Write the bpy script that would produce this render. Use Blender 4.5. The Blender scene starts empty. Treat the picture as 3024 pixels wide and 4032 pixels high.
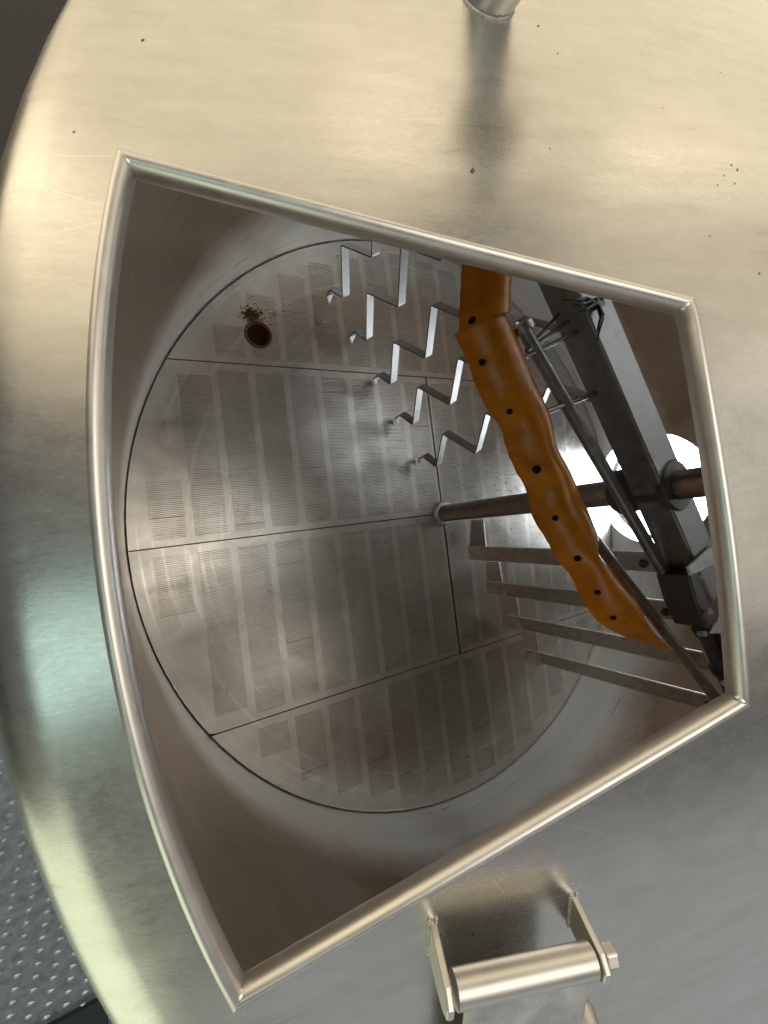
import bpy, math, random
from mathutils import Vector, Matrix

random.seed(7)
D = bpy.data
scene = bpy.context.scene
col = scene.collection

# ------------------------------------------------------------------ camera
cam_d = D.cameras.new("camera")
cam = D.objects.new("camera", cam_d)
col.objects.link(cam)
cam_d.sensor_fit = 'VERTICAL'
cam_d.sensor_height = 36.0
cam_d.lens = 36.0 * 1702.4 / 4032.0
cam_d.clip_start = 0.02
cam_d.clip_end = 60.0
RT = Vector((0.86456188, -0.12045345, 0.48787675))
UP = Vector((0.09507385, 0.99252124, 0.07656726))
LK = Vector((0.49345083, 0.01981282, -0.869548))
cam.matrix_world = Matrix(((RT.x, UP.x, -LK.x, -0.96785),
                           (RT.y, UP.y, -LK.y, 0.0),
                           (RT.z, UP.z, -LK.z, 1.27513),
                           (0, 0, 0, 1)))
scene.camera = cam

# ------------------------------------------------------------------ world
w = D.worlds.new("World")
scene.world = w
w.use_nodes = True
bg = w.node_tree.nodes["Background"]
bg.inputs[0].default_value = (0.95, 0.97, 1.0, 1)
bg.inputs[1].default_value = 0.11

# ------------------------------------------------------------------ lamps
def area(name, loc, target, sx, sy, L, color):
    l = D.lights.new(name, 'AREA')
    l.shape = 'RECTANGLE'
    l.size, l.size_y = sx, sy
    l.energy = L * math.pi * sx * sy
    l.color = color
    o = D.objects.new(name, l)
    o.location = loc
    d = Vector(target) - Vector(loc)
    o.rotation_euler = d.to_track_quat('-Z', 'Y').to_euler()
    col.objects.link(o)
    return o

area("warm_hall_light", (-0.5, 2.9, 1.45), (-0.6, 0.2, 1.2), 7.4, 4.0, 1.08, (1.0, 0.85, 0.59))
area("warm_side_light", (-3.15, 2.15, 1.9), (-1.0, 0.1, 1.2), 1.5, 3.8, 1.0, (1.0, 0.85, 0.58))
area("warm_hall_lamp", (-0.62, 2.6, 2.6), (-0.7, 0.3, 1.0), 0.8, 0.8, 0.5, (1.0, 0.86, 0.62))
area("warm_ceiling_light", (1.5, 1.9, 3.6), (-0.5, 0.2, 1.1), 2.4, 1.8, 0.78, (1.0, 0.87, 0.64))
area("hatch_fill_light", (-0.75, 0.0, 3.6), (-0.75, 0.0, 1.0), 2.0, 2.0, 2.6, (1.0, 0.93, 0.82))  # overhead fill added to brighten the interior through the open hatch
area("vessel_fill_light", (0.30, 0.50, 1.05), (0.15, 0.25, 0.0), 0.7, 0.5, 1.35, (0.92, 0.97, 1.0))  # unseen fill added under the lid to lift the dark interior
area("vessel_fill_light", (-0.45, -0.66, 0.98), (-0.40, -0.5, 0.0), 0.5, 0.35, 1.25, (1.0, 0.95, 0.86))  # second added fill under the lid, out of view on the -Y side
area("ceiling_light", (1.7, -0.1, 3.4), (-0.5, 0.0, 1.1), 2.4, 2.2, 0.55, (1.0, 0.93, 0.80))
area("green_window_light", (-2.85, -0.60, 2.5), (-1.0, -0.05, 0.93), 0.55, 1.1, 1.9, (0.66, 1.0, 0.92))
area("yellow_green_light", (-2.7, -2.05, 0.6), (-0.95, -0.25, 0.9), 1.5, 3.0, 1.45, (0.90, 1.0, 0.70))
area("grey_hall_light", (-0.2, -3.2, 2.1), (-0.7, -0.3, 1.0), 4.6, 2.4, 0.34, (0.90, 0.96, 1.0))

scene.view_settings.view_transform = 'Standard'
scene.view_settings.look = 'None'
scene.view_settings.exposure = 0.0
scene.view_settings.gamma = 1.0
scene.view_settings.use_curve_mapping = False
scene.render.engine = 'CYCLES'
scene.cycles.use_denoising = True
scene.cycles.denoiser = 'OPENIMAGEDENOISE'
scene.cycles.max_bounces = 10
scene.cycles.glossy_bounces = 6
scene.cycles.sample_clamp_indirect = 6.0
scene.cycles.caustics_reflective = True
scene.cycles.blur_glossy = 0.5

# ------------------------------------------------------------------ node helpers
class NT:
    def __init__(s, name):
        s.m = D.materials.new(name)
        s.m.use_nodes = True
        s.t = s.m.node_tree
        s.p = s.t.nodes["Principled BSDF"]
        s.tc = s.n('ShaderNodeTexCoord')

    def n(s, typ, **kw):
        nd = s.t.nodes.new(typ)
        for k, v in kw.items():
            setattr(nd, k, v)
        return nd

    def l(s, a, b):
        s.t.links.new(a, b)

    def mapped(s, scale=(1, 1, 1), rot=(0, 0, 0)):
        mp = s.n('ShaderNodeMapping')
        mp.inputs['Scale'].default_value = scale
        mp.inputs['Rotation'].default_value = rot
        s.l(s.tc.outputs['Object'], mp.inputs['Vector'])
        return mp.outputs[0]

    def noise(s, scale, detail=4, rough=0.55, vec=None, dist=0.0):
        nd = s.n('ShaderNodeTexNoise')
        nd.inputs['Scale'].default_value = scale
        nd.inputs['Detail'].default_value = detail
        nd.inputs['Roughness'].default_value = rough
        nd.inputs['Distortion'].default_value = dist
        s.l(vec if vec else s.tc.outputs['Object'], nd.inputs['Vector'])
        return nd.outputs['Fac']

    def ramp(s, fac, stops, interp='LINEAR'):
        r = s.n('ShaderNodeValToRGB')
        r.color_ramp.interpolation = interp
        el = r.color_ramp.elements
        while len(el) > 1:
            el.remove(el[-1])
        el[0].position = stops[0][0]
        el[0].color = c4(stops[0][1])
        for p, c in stops[1:]:
            e = el.new(p)
            e.color = c4(c)
        s.l(fac, r.inputs[0])
        return r.outputs[0]

    def mix(s, fac, a, b, typ='MIX'):
        m = s.n('ShaderNodeMix', data_type='RGBA', blend_type=typ)
        for sock, v in ((m.inputs[0], fac), (m.inputs[6], a), (m.inputs[7], b)):
            if hasattr(v, 'links'):
                s.l(v, sock)
            elif isinstance(v, (int, float)):
                sock.default_value = v
            else:
                sock.default_value = c4(v)
        return m.outputs[2]

    def math(s, op, a, b=None, clamp=False):
        m = s.n('ShaderNodeMath', operation=op, use_clamp=clamp)
        for sock, v in ((m.inputs[0], a), (m.inputs[1], b)):
            if v is None:
                continue
            if hasattr(v, 'links'):
                s.l(v, sock)
            else:
                sock.default_value = v
        return m.outputs[0]

    def maprange(s, v, a, b, c, d):
        m = s.n('ShaderNodeMapRange')
        s.l(v, m.inputs[0])
        for i, x in enumerate((a, b, c, d)):
            m.inputs[i + 1].default_value = x
        return m.outputs[0]

    def bump(s, h, strength, dist):
        b = s.n('ShaderNodeBump')
        b.inputs['Strength'].default_value = strength
        b.inputs['Distance'].default_value = dist
        s.l(h, b.inputs['Height'])
        s.l(b.outputs[0], s.p.inputs['Normal'])

    def set(s, **kw):
        names = dict(color='Base Color', rough='Roughness', metal='Metallic', spec='Specular IOR Level',
                     aniso='Anisotropic', trans='Transmission Weight', sss='Subsurface Weight')
        for k, v in kw.items():
            sock = s.p.inputs[names[k]]
            if hasattr(v, 'links'):
                s.l(v, sock)
            elif k == 'color':
                sock.default_value = c4(v)
            else:
                sock.default_value = v
        return s


def c4(c):
    if isinstance(c, (int, float)):
        return (c, c, c, 1)
    return (c[0], c[1], c[2], 1)


def mat_lid():
    s = NT("satin_steel_lid")
    big = s.noise(3.5, 4, 0.6)
    st = s.noise(1.0, 5, 0.65, s.mapped((9, 55, 30), (0, 0, 0.25)), 0.4)
    fine = s.noise(160, 3, 0.6)
    mott = s.noise(26, 5, 0.65, None, 0.8)
    vor = s.n('ShaderNodeTexVoronoi')
    vor.inputs['Scale'].default_value = 34
    vor.inputs['Randomness'].default_value = 1.0
    s.l(s.tc.outputs['Object'], vor.inputs['Vector'])
    sp = s.math('LESS_THAN', vor.outputs['Distance'], 0.040)
    keep = s.math('GREATER_THAN', s.noise(9, 2), 0.57)
    sp = s.math('MULTIPLY', sp, keep)
    base = s.ramp(mott, [(0.3, (0.60, 0.575, 0.525)), (0.55, (0.635, 0.61, 0.565)), (0.75, (0.665, 0.645, 0.60))])
    base = s.mix(s.maprange(st, 0.35, 0.65, 0.0, 0.26), base, (0.42, 0.39, 0.33))
    sm = s.noise(1.0, 5, 0.7, s.mapped((5, 16, 10), (0, 0, -0.3)), 1.2)
    base = s.mix(s.maprange(sm, 0.55, 0.7, 0.0, 0.22), base, (0.46, 0.42, 0.34))
    base = s.mix(s.maprange(st, 0.66, 0.74, 0, 0.45), base, (0.33, 0.28, 0.2))
    base = s.mix(s.math('MULTIPLY', sp, 0.7), base, (0.12, 0.07, 0.04))
    rg = s.maprange(s.mix(0.5, big, mott), 0.3, 0.7, 0.235, 0.295)
    gr = s.noise(1.0, 3, 0.6, s.mapped((110, 420, 420), (0, 0, 0.25)))
    rg = s.math('ADD', rg, s.maprange(gr, 0.3, 0.7, -0.02, 0.03))
    rg = s.math('ADD', rg, s.maprange(sm, 0.45, 0.7, 0.0, 0.055))
    sv = s.n('ShaderNodeTexVoronoi', feature='DISTANCE_TO_EDGE')
    sv.inputs['Scale'].default_value = 7
    s.l(s.mapped((1, 3.2, 1), (0, 0, 0.9)), sv.inputs['Vector'])
    scr = s.math('MULTIPLY', s.math('LESS_THAN', sv.outputs['Distance'], 0.006), s.math('GREATER_THAN', s.noise(6, 2), 0.6))
    base = s.mix(s.math('MULTIPLY', scr, 0.35), base, (0.8, 0.79, 0.76))
    s.set(color=base, metal=0.97, rough=rg)
    h = s.mix(0.5, s.mix(0.6, mott, st), gr)
    s.bump(h, 0.07, 0.0010)
    return s.m


def mat_frame():
    s = NT("brushed_steel_frame")
    st = s.noise(60, 3, 0.6)
    mott = s.noise(38, 4, 0.6, None, 0.5)
    base = s.ramp(mott, [(0.3, (0.62, 0.59, 0.54)), (0.7, (0.68, 0.655, 0.61))])
    s.set(color=base, metal=0.88, rough=s.maprange(mott, 0.3, 0.7, 0.33, 0.41))
    s.bump(s.mix(0.4, mott, st), 0.03, 0.0006)
    return s.m


def mat_wall():
    s = NT("stained_steel_wall")
    sep = s.n('ShaderNodeSeparateXYZ')
    s.l(s.tc.outputs['Object'], sep.inputs[0])
    z = sep.outputs[2]
    wob = s.noise(4.0, 4, 0.65, s.mapped((1, 1, 0.7)))
    wob2 = s.noise(36, 4, 0.7)
    zz = s.math('ADD', z, s.math('MULTIPLY', s.math('SUBTRACT', wob, 0.5), 0.16))
    zz = s.math('ADD', zz, s.math('MULTIPLY', s.math('SUBTRACT', wob2, 0.5), 0.06))
    f = s.maprange(zz, 0.17, 0.33, 0, 1)
    rings = s.noise(1.0, 4, 0.6, s.mapped((2.5, 2.5, 70)))
    clean = s.ramp(rings, [(0.3, (0.78, 0.77, 0.73)), (0.7, (0.88, 0.87, 0.83))])
    run = s.noise(1.0, 4, 0.55, s.mapped((2.4, 2.4, 1.6)), 0.3)
    stain = s.ramp(run, [(0.25, (0.29, 0.185, 0.115)), (0.5, (0.38, 0.265, 0.18)), (0.72, (0.52, 0.42, 0.33))])
    stain = s.mix(s.maprange(wob2, 0.55, 0.72, 0, 0.28), stain, (0.20, 0.11, 0.06))
    base = s.mix(f, clean, stain)
    s.set(color=base, metal=s.maprange(f, 0, 1, 0.60, 0.78), rough=s.maprange(rings, 0.3, 0.7, 0.27, 0.38), aniso=0.55)
    tg = s.n('ShaderNodeTangent', direction_type='RADIAL', axis='Z')
    s.l(tg.outputs[0], s.p.inputs['Tangent'])
    s.bump(s.mix(0.4, rings, wob2), 0.04, 0.0015)
    return s.m


def mat_floor():
    s = NT("worn_slotted_steel")
    mott = s.noise(14, 5, 0.65, None, 0.6)
    grain = s.noise(1.0, 3, 0.6, s.mapped((14, 160, 1)))
    swirl = s.noise(5, 3, 0.6, None, 2.2)
    base = s.ramp(mott, [(0.28, (0.43, 0.40, 0.355)), (0.5, (0.50, 0.47, 0.425)), (0.75, (0.57, 0.545, 0.50))])
    base = s.mix(s.maprange(s.noise(60, 3, 0.7), 0.66, 0.72, 0, 0.5), base, (0.14, 0.10, 0.07))
    sep = s.n('ShaderNodeSeparateXYZ')
    s.l(s.tc.outputs['Object'], sep.inputs[0])
    rr = s.math('SQRT', s.math('ADD', s.math('MULTIPLY', sep.outputs[0], sep.outputs[0]), s.math('MULTIPLY', sep.outputs[1], sep.outputs[1])))
    th = s.math('ARCTAN2', sep.outputs[1], sep.outputs[0])
    cmb = s.n('ShaderNodeCombineXYZ')
    s.l(s.math('MULTIPLY', rr, 55.0), cmb.inputs[0])
    s.l(s.math('MULTIPLY', th, 1.6), cmb.inputs[1])
    arc = s.noise(1.0, 4, 0.6, cmb.outputs[0])
    wear = s.math('MULTIPLY', s.maprange(arc, 0.55, 0.68, 0, 0.55), s.maprange(rr, 0.62, 0.9, 0.15, 1.0))
    base = s.mix(wear, base, (0.74, 0.73, 0.69))
    rg = s.math('SUBTRACT', s.maprange(swirl, 0.3, 0.7, 0.28, 0.41), s.math('MULTIPLY', wear, 0.1))
    s.set(color=base, metal=0.84, rough=rg)
    s.bump(s.mix(0.5, mott, grain), 0.2, 0.0015)
    return s.m


def mat_steel(name, color, rough, metal=0.9, ns=40, var=0.25, bump=0.12):
    s = NT(name)
    n = s.noise(ns, 5, 0.65, None, 0.4)
    lo = tuple(c * (1 - var) for c in color)
    hi = tuple(min(1, c * (1 + var)) for c in color)
    s.set(color=s.ramp(n, [(0.3, lo), (0.7, hi)]), metal=metal, rough=s.maprange(n, 0.3, 0.7, rough * 0.85, rough * 1.2))
    s.bump(n, bump, 0.0015)
    return s.m


def mat_rubber():
    s = NT("orange_translucent_rubber")
    n = s.noise(22, 4, 0.6, None, 0.5)
    base = s.ramp(n, [(0.3, (0.50, 0.165, 0.002)), (0.6, (0.68, 0.255, 0.003)), (0.8, (0.76, 0.32, 0.005))])
    ck = s.noise(1.0, 4, 0.7, s.mapped((18, 120, 18), (0, 0, 0.5)))
    base = s.mix(s.maprange(ck, 0.66, 0.72, 0, 0.6), base, (0.18, 0.04, 0.005))
    base = s.mix(s.maprange(s.noise(9, 4, 0.6, None, 0.8), 0.45, 0.75, 0, 0.6), base, (0.16, 0.05, 0.003))
    s.set(color=base, metal=0.0, rough=0.3, spec=0.5)
    s.bump(n, 0.2, 0.003)
    tr = s.n('ShaderNodeBsdfTranslucent')
    tr.inputs[0].default_value = (0.80, 0.30, 0.012, 1)
    mx = s.n('ShaderNodeMixShader')
    mx.inputs[0].default_value = 0.22
    out = s.t.nodes['Material Output']
    s.l(s.p.outputs[0], mx.inputs[1])
    s.l(tr.outputs[0], mx.inputs[2])
    s.l(mx.outputs[0], out.inputs[0])
    return s.m


def mat_plain(name, color, rough, metal=0.0, ns=30, var=0.2, bump=0.1):
    return mat_steel(name, color, rough, metal, ns, var, bump)


M = dict(
    lid=mat_lid(), frame=mat_frame(), wall=mat_wall(), floor=mat_floor(), rubber=mat_rubber(),
    knife=mat_steel("bright_knife_steel", (0.30, 0.29, 0.28), 0.45, 0.8),
    shaft=mat_steel("brown_filmed_steel", (0.30, 0.25, 0.20), 0.36, 0.8),
    beam=mat_steel("dull_beam_steel", (0.21, 0.207, 0.20), 0.42, 0.75),
    dark=mat_steel("blackened_steel", (0.09, 0.085, 0.08), 0.45, 0.6),
    blade=mat_steel("filmed_blade_steel", (0.52, 0.475, 0.42), 0.34, 0.72),
    plate=mat_steel("pale_plate_steel", (0.50, 0.50, 0.49), 0.5, 0.6),
    rust=mat_plain("brown_residue_steel", (0.20, 0.085, 0.045), 0.6, 0.3, 90, 0.6, 0.4),
    speck=mat_plain("grey_speck", (0.20, 0.17, 0.12), 0.7, 0.2, 200, 0.4, 0.3),
    hole=mat_plain("bolt_hole_black", (0.004, 0.003, 0.002), 1.0),
    black=mat_plain("black_nylon", (0.02, 0.02, 0.02), 0.45),
    under=mat_steel("dark_under_floor", (0.16, 0.13, 0.10), 0.6, 0.3),
    weld=mat_steel("weld_bead", (0.58, 0.55, 0.50), 0.4, 0.85, 140, 0.35, 0.5),
    tread=mat_steel("tread_plate_aluminium", (0.22, 0.26, 0.29), 0.5, 0.6, 60, 0.3, 0.3),
    lug=mat_steel("worn_tread_lugs", (0.72, 0.76, 0.78), 0.28, 0.85, 60, 0.15, 0.2),
    ground=mat_plain("dark_concrete", (0.045, 0.045, 0.048), 0.85),
    cream=mat_plain("cream_paint", (0.86, 0.80, 0.62), 0.5),
    mat=mat_plain("dark_rubber_mat", (0.012, 0.022, 0.024), 0.7),
    grain=mat_plain("spent_grain", (0.22, 0.115, 0.035), 0.9, 0, 200, 0.6, 0.8),
    husk=mat_plain("dark_husk", (0.045, 0.028, 0.016), 0.9, 0, 200, 0.5, 0.5),
    drop=mat_plain("pale_residue", (0.75, 0.74, 0.70), 0.25, 0.2, 200, 0.1, 0.2),
    throat=mat_steel("clean_throat_steel", (0.66, 0.68, 0.70), 0.24, 0.95),
)

# ------------------------------------------------------------------ object helpers
def obj(name, verts, faces, mat, parent=None, smooth=False, angle=None):
    me = D.meshes.new(name)
    me.from_pydata([tuple(v) for v in verts], [], faces)
    me.update()
    if mat:
        me.materials.append(M[mat])
    if smooth:
        for p in me.polygons:
            p.use_smooth = True
    o = D.objects.new(name, me)
    col.objects.link(o)
    if parent:
        o.parent = parent
    if smooth and angle:
        md = o.modifiers.new("es", 'EDGE_SPLIT')
        md.split_angle = math.radians(angle)
    return o


def empty(name, label, cat, loc=(0, 0, 0), group=None):
    o = D.objects.new(name, None)
    o.location = loc
    o.empty_display_size = 0.1
    col.objects.link(o)
    o["label"] = label
    o["category"] = cat
    if group:
        o["group"] = group
    return o


def tag(o, label, cat, group=None):
    o["label"] = label
    o["category"] = cat
    if group:
        o["group"] = group
    return o


class MB:
    def __init__(s):
        s.v, s.f = [], []

    def add(s, v, f):
        b = len(s.v)
        s.v += [Vector(x) for x in v]
        s.f += [tuple(i + b for i in q) for q in f]

    def box(s, o, ax, ay, az, x0, x1, y0, y1, z0, z1):
        o, ax, ay, az = Vector(o), Vector(ax), Vector(ay), Vector(az)
        v = [o + ax * x + ay * y + az * z for z in (z0, z1) for y in (y0, y1) for x in (x0, x1)]
        f = [(0, 2, 3, 1), (4, 5, 7, 6), (0, 1, 5, 4), (2, 6, 7, 3), (0, 4, 6, 2), (1, 3, 7, 5)]
        if ax.cross(ay).dot(az) < 0:
            f = [q[::-1] for q in f]
        s.add(v, f)

    def cyl(s, a, b, r, n=20, r2=None, caps=True):
        a, b = Vector(a), Vector(b)
        r2 = r if r2 is None else r2
        d = (b - a).normalized()
        x = d.orthogonal().normalized()
        y = d.cross(x)
        v = []
        for c, rr in ((a, r), (b, r2)):
            for i in range(n):
                t = 2 * math.pi * i / n
                v.append(c + x * math.cos(t) * rr + y * math.sin(t) * rr)
        f = [(i, (i + 1) % n, n + (i + 1) % n, n + i) for i in range(n)]
        if caps:
            f += [tuple(range(n))[::-1], tuple(range(n, 2 * n))]
        s.add(v, f)

    def lathe(s, prof, n=48, a0=0.0, a1=2 * math.pi, origin=(0, 0, 0)):
        full = abs(a1 - a0 - 2 * math.pi) < 1e-6
        m = n if full else n + 1
        o = Vector(origin)
        v = []
        for i in range(m):
            t = a0 + (a1 - a0) * i / n
            for r, z in prof:
                v.append(o + Vector((r * math.cos(t), r * math.sin(t), z)))
        k = len(prof)
        f = []
        for i in range(n):
            j = (i + 1) % m
            for q in range(k - 1):
                f.append((i * k + q, j * k + q, j * k + q + 1, i * k + q + 1))
        s.add(v, f)

    def build(s, name, mat, parent=None, smooth=False, angle=None):
        return obj(name, s.v, s.f, mat, parent, smooth, angle)


def bevel(o, wd=0.002, seg=2):
    b = o.modifiers.new("bevel", 'BEVEL')
    b.width = wd
    b.segments = seg
    b.limit_method = 'ANGLE'
    b.angle_limit = math.radians(35)
    return o


# ------------------------------------------------------------------ geometry constants
ZA, RR, ZR = 1.31, 1.065, 0.92
K = (ZA - ZR) / RR
ALPHA = math.atan(K)
RW = 1.0015                     # inner wall radius
H_IN, H_OUT = 0.5635, 0.9872     # hatch inner / outer radius
T0, T1 = math.radians(164.5), math.radians(360 - 162.1)   # hatch angles
def r_in(t):
    """inner edge of the hatch: flatter than a circle about the axis"""
    e = (t % (2 * math.pi) - (T0 + T1) / 2) / ((T1 - T0) / 2)
    return H_IN + (0.017 if e < 0 else 0.022) * min(1.0, e * e)


def t_top(r):
    """the +Y side of the hatch is not quite radial"""
    return T0 + math.radians(1.0) * max(0.0, min(1.0, (H_OUT - r) / (H_OUT - H_IN)))


def cone(r, t, off=0.0):
    return Vector((r * math.cos(t), r * math.sin(t), ZA - K * r + off))

# ------------------------------------------------------------------ setting
g = obj("ground", [(-9, -9, -0.62), (9, -9, -0.62), (9, 9, -0.62), (-9, 9, -0.62)], [(0, 1, 2, 3)], "ground")
g["kind"] = "structure"
wk = MB()
wv_, wf_ = [], []
for i in range(41):
    t = math.radians(180 + 75 * i / 40)
    wv_ += [(1.075 * math.cos(t), 1.075 * math.sin(t), 0.1), (2.3 * math.cos(t), 2.3 * math.sin(t), 0.1),
            (1.075 * math.cos(t), 1.075 * math.sin(t), 0.085), (2.3 * math.cos(t), 2.3 * math.sin(t), 0.085)]
for i in range(40):
    a, b = i * 4, (i + 1) * 4
    wf_ += [(a, a + 1, b + 1, b), (a + 2, b + 2, b + 3, a + 3), (a + 1, a + 3, b + 3, b + 1), (a, b, b + 2, a + 2)]
wf_ += [(0, 2, 3, 1), (160, 161, 163, 162)]
wk.add(wv_, wf_)
walk = wk.build("walkway", "tread")
walk["kind"] = "structure"
lg = MB()
ang = math.radians(-14)
for i in range(-24, 24):
    for j in range(-44, 44):
        for kind in (0,):
            u = i * 0.031 + (0.0155 if kind else 0.0)
            v = (j + 0.5 * (i % 2)) * 0.0235 + (0.006 if kind else 0.0)
            x = -1.24 + u * math.cos(ang) - v * math.sin(ang)
            y = -0.72 + u * math.sin(ang) + v * math.cos(ang)
            if not (-1.62 < x < -0.6 and -1.3 < y < -0.32 and math.hypot(x, y) > 1.09):
                continue
            a = ang + (0.22 if kind == 0 else 0.95)
            ca, sa = math.cos(a), math.sin(a)
            L, Wd, h = (0.0075, 0.0031, 0.0026) if kind == 0 else (0.0075, 0.0022, 0.0012)
            pts = [(-L, 0), (-L * .45, -Wd), (L * .45, -Wd), (L, 0), (L * .45, Wd), (-L * .45, Wd)]
            vs = [(x + px * ca - py * sa, y + px * sa + py * ca, 0.1) for px, py in pts]
            vs += [(x + .55 * (px * ca - py * sa), y + .55 * (px * sa + py * ca), 0.1 + h) for px, py in pts]
            lg.add(vs, [(q, (q + 1) % 6, 6 + (q + 1) % 6, 6 + q) for q in range(6)] + [tuple(range(6, 12))])
tp = lg.build("tread_pattern", "lug", walk)
tp["kind"] = "stuff"
mt = MB()
mt.box((-1.1450, -0.9309, 0.101), (1.0000, -0.0097, 0), (-0.0097, -1.0000, 0), (0, 0, 1), -0.25, 0.02, 0, 0.4, 0, 0.012)
tag(mt.build("floor_mat", "mat"), "dark rubber mat corner lying on the tread plate walkway", "mat")
le = MB()
le.box((0, 0, 0), (1, 0, 0), (0, 1, 0), (0, 0, 1), 1.05, 3.2, 1.35, 3.0, -0.6, 0.6)
l_ = bevel(le.build("ledge", "cream"), 0.01)
l_["kind"] = "structure"

# ------------------------------------------------------------------ the vessel
tun = empty("lauter_tun", "round stainless steel brewing vessel with conical lid and open wedge-shaped hatch", "brewing vessel", (0, 0, 0))

# lid: cone with the wedge hatch left open, rolled shoulder, outer shell
rk, RO = 0.060, 1.07
rc = RO - rk
rt = rc + rk * math.sin(ALPHA)
zc = ZA - K * rt - rk * math.cos(ALPHA)
def lid_profile(t):
    ri = r_in(t)
    rads = [0.04 + (ri - 0.04) * i / 8 for i in range(9)]
    rads += [ri + (H_OUT - ri) * i / 10 for i in range(1, 11)]
    rads += [H_OUT + (rt - H_OUT) * i / 3 for i in range(1, 4)]
    pr = [(r, ZA - K * r) for r in rads]
    for i in range(1, 11):
        a = (math.pi / 2 - ALPHA) * (1 - i / 10)
        pr.append((rc + rk * math.cos(a), zc + rk * math.sin(a)))
    return pr


angs = []
seg_h = 16
angs += [T0 + (T1 - T0) * i / seg_h for i in range(seg_h)]
seg_o = 110
angs += [T1 + (2 * math.pi - (T1 - T0)) * i / seg_o for i in range(seg_o)]
vs, fs = [], []
k = len(lid_profile(0))
for n_a in range(len(angs)):
    for r, z in lid_profile(angs[n_a]):
        ta = t_top(r)
        if n_a < seg_h:
            t = ta + (T1 - ta) * n_a / seg_h
        else:
            t = T1 + (2 * math.pi + ta - T1) * (n_a - seg_h) / seg_o
        vs.append((r * math.cos(t), r * math.sin(t), z))
m = len(angs)
for i in range(m):
    j = (i + 1) % m
    for q in range(k - 1):
        if i < seg_h and 8 <= q < 18:
            continue
        fs.append((i * k + q, i * k + q + 1, j * k + q + 1, j * k + q))
lid = obj("lid", vs, fs, "lid", tun, True)
so = lid.modifiers.new("thick", 'SOLIDIFY')
so.thickness = 0.005
so.offset = -1
es = lid.modifiers.new("es", 'EDGE_SPLIT')
es.split_angle = math.radians(40)

# outer shell below the shoulder (open where the manway leaves the vessel)
sh = MB()
sh.lathe([(RO - 0.001, zc - 0.004), (RO - 0.001, -0.6)], 120, math.radians(24), math.radians(336))
sh.build("outer_shell", "lid", tun, True)

# inner wall with the round manway opening
MW_R, MW_Z = 0.245, 0.20
HW = 0.34
zt, zb = ZA - K * RW - 0.012, -0.1
wl = MB()
zs = [zb + (zt - zb) * i / 20 for i in range(21)]
prof_w = [(RW, z) for z in zs]
wl.lathe(prof_w[::-1], 130, HW, 2 * math.pi - HW)
NR = 64
ringA, rings = [], []
for lev in range(7):
    row = []
    for i in range(NR):
        ph = 2 * math.pi * i / NR
        cx, cz = math.cos(ph), math.sin(ph)
        th0, z0 = MW_R * cx / RW, MW_Z + MW_R * cz
        # rectangle boundary point in the direction ph
        tx = HW / abs(cx) if abs(cx) > 1e-6 else 1e9
        up = zt - MW_Z if cz > 0 else MW_Z - zb
        tz = up / abs(cz) if abs(cz) > 1e-6 else 1e9
        tt = min(tx * 1.0, tz)
        th1, z1 = max(-HW, min(HW, cx * tt)), MW_Z + cz * tt
        e = lev / 6
        th, zz = th0 + (th1 - th0) * e, z0 + (z1 - z0) * e
        row.append((RW * math.cos(th), RW * math.sin(th), max(zb, min(zt, zz))))
    rings.append(row)
v = [p for row in rings for p in row]
f = []
for a in range(6):
    for i in range(NR):
        j = (i + 1) % NR
        f.append((a * NR + i, a * NR + j, (a + 1) * NR + j, (a + 1) * NR + i))
# corners of the rectangle
cb = len(v)
wl.add(v, f)
for sx in (-1, 1):
    for zz in (zt, zb):
        # small corner triangle
        best = sorted(range(NR), key=lambda i: (rings[6][i][1] / RW - math.sin(sx * HW)) ** 2 + (rings[6][i][2] - zz) ** 2)[:2]
        base = len(wl.v) - len(v) if False else None
        a_, b_ = rings[6][best[0]], rings[6][best[1]]
        wl.add([a_, b_, (RW * math.cos(HW), sx * RW * math.sin(HW), zz)], [(0, 1, 2)])
wall = wl.build("inner_wall", "wall", tun, True)

# manway throat and its rim
th = MB()
v, f = [], []
xs = [None, 1.03, 1.06, 1.10]
for lev, xx in enumerate(xs):
    for i in range(NR):
        ph = 2 * math.pi * i / NR
        y, z = RW * math.sin(MW_R * math.cos(ph) / RW), MW_Z + MW_R * math.sin(ph)
        x = RW * math.cos(MW_R * math.cos(ph) / RW) if xx is None else xx
        v.append((x, y, z))
for a in range(len(xs) - 1):
    for i in range(NR):
        j = (i + 1) % NR
        f.append((a * NR + i, (a + 1) * NR + i, (a + 1) * NR + j, a * NR + j))
th.add(v, f)
mw = th.build("manway_throat", "throat", tun, True)
mw["label"] = "round side manway throat letting bright daylight in"
rg = MB()
v, f = [], []
for (rr, xx) in ((MW_R, 1.10), (MW_R - 0.012, 1.103), (MW_R - 0.012, 1.12), (MW_R + 0.03, 1.12)):
    for i in range(NR):
        ph = 2 * math.pi * i / NR
        v.append((xx, rr * math.cos(ph), MW_Z + rr * math.sin(ph)))
for a in range(3):
    for i in range(NR):
        j = (i + 1) % NR
        f.append((a * NR + i, (a + 1) * NR + i, (a + 1) * NR + j, a * NR + j))
rg.add(v, f)
rg.build("manway_ring", "throat", mw, True, 40)

# daylit white panel outside the manway
dm = NT("white_daylight")
em = dm.n('ShaderNodeEmission')
em.inputs[0].default_value = (0.86, 0.93, 1.0, 1)
em.inputs[1].default_value = 13.0
dm.l(em.outputs[0], dm.t.nodes['Material Output'].inputs[0])
M["daylight"] = dm.m
dp = MB()
dp.cyl((1.175, 0, 0.18), (1.185, 0, 0.18), 0.36, 48)
tag(dp.build("light_panel", "daylight"), "bright white light showing through the round manway behind the shaft", "light panel")

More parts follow.
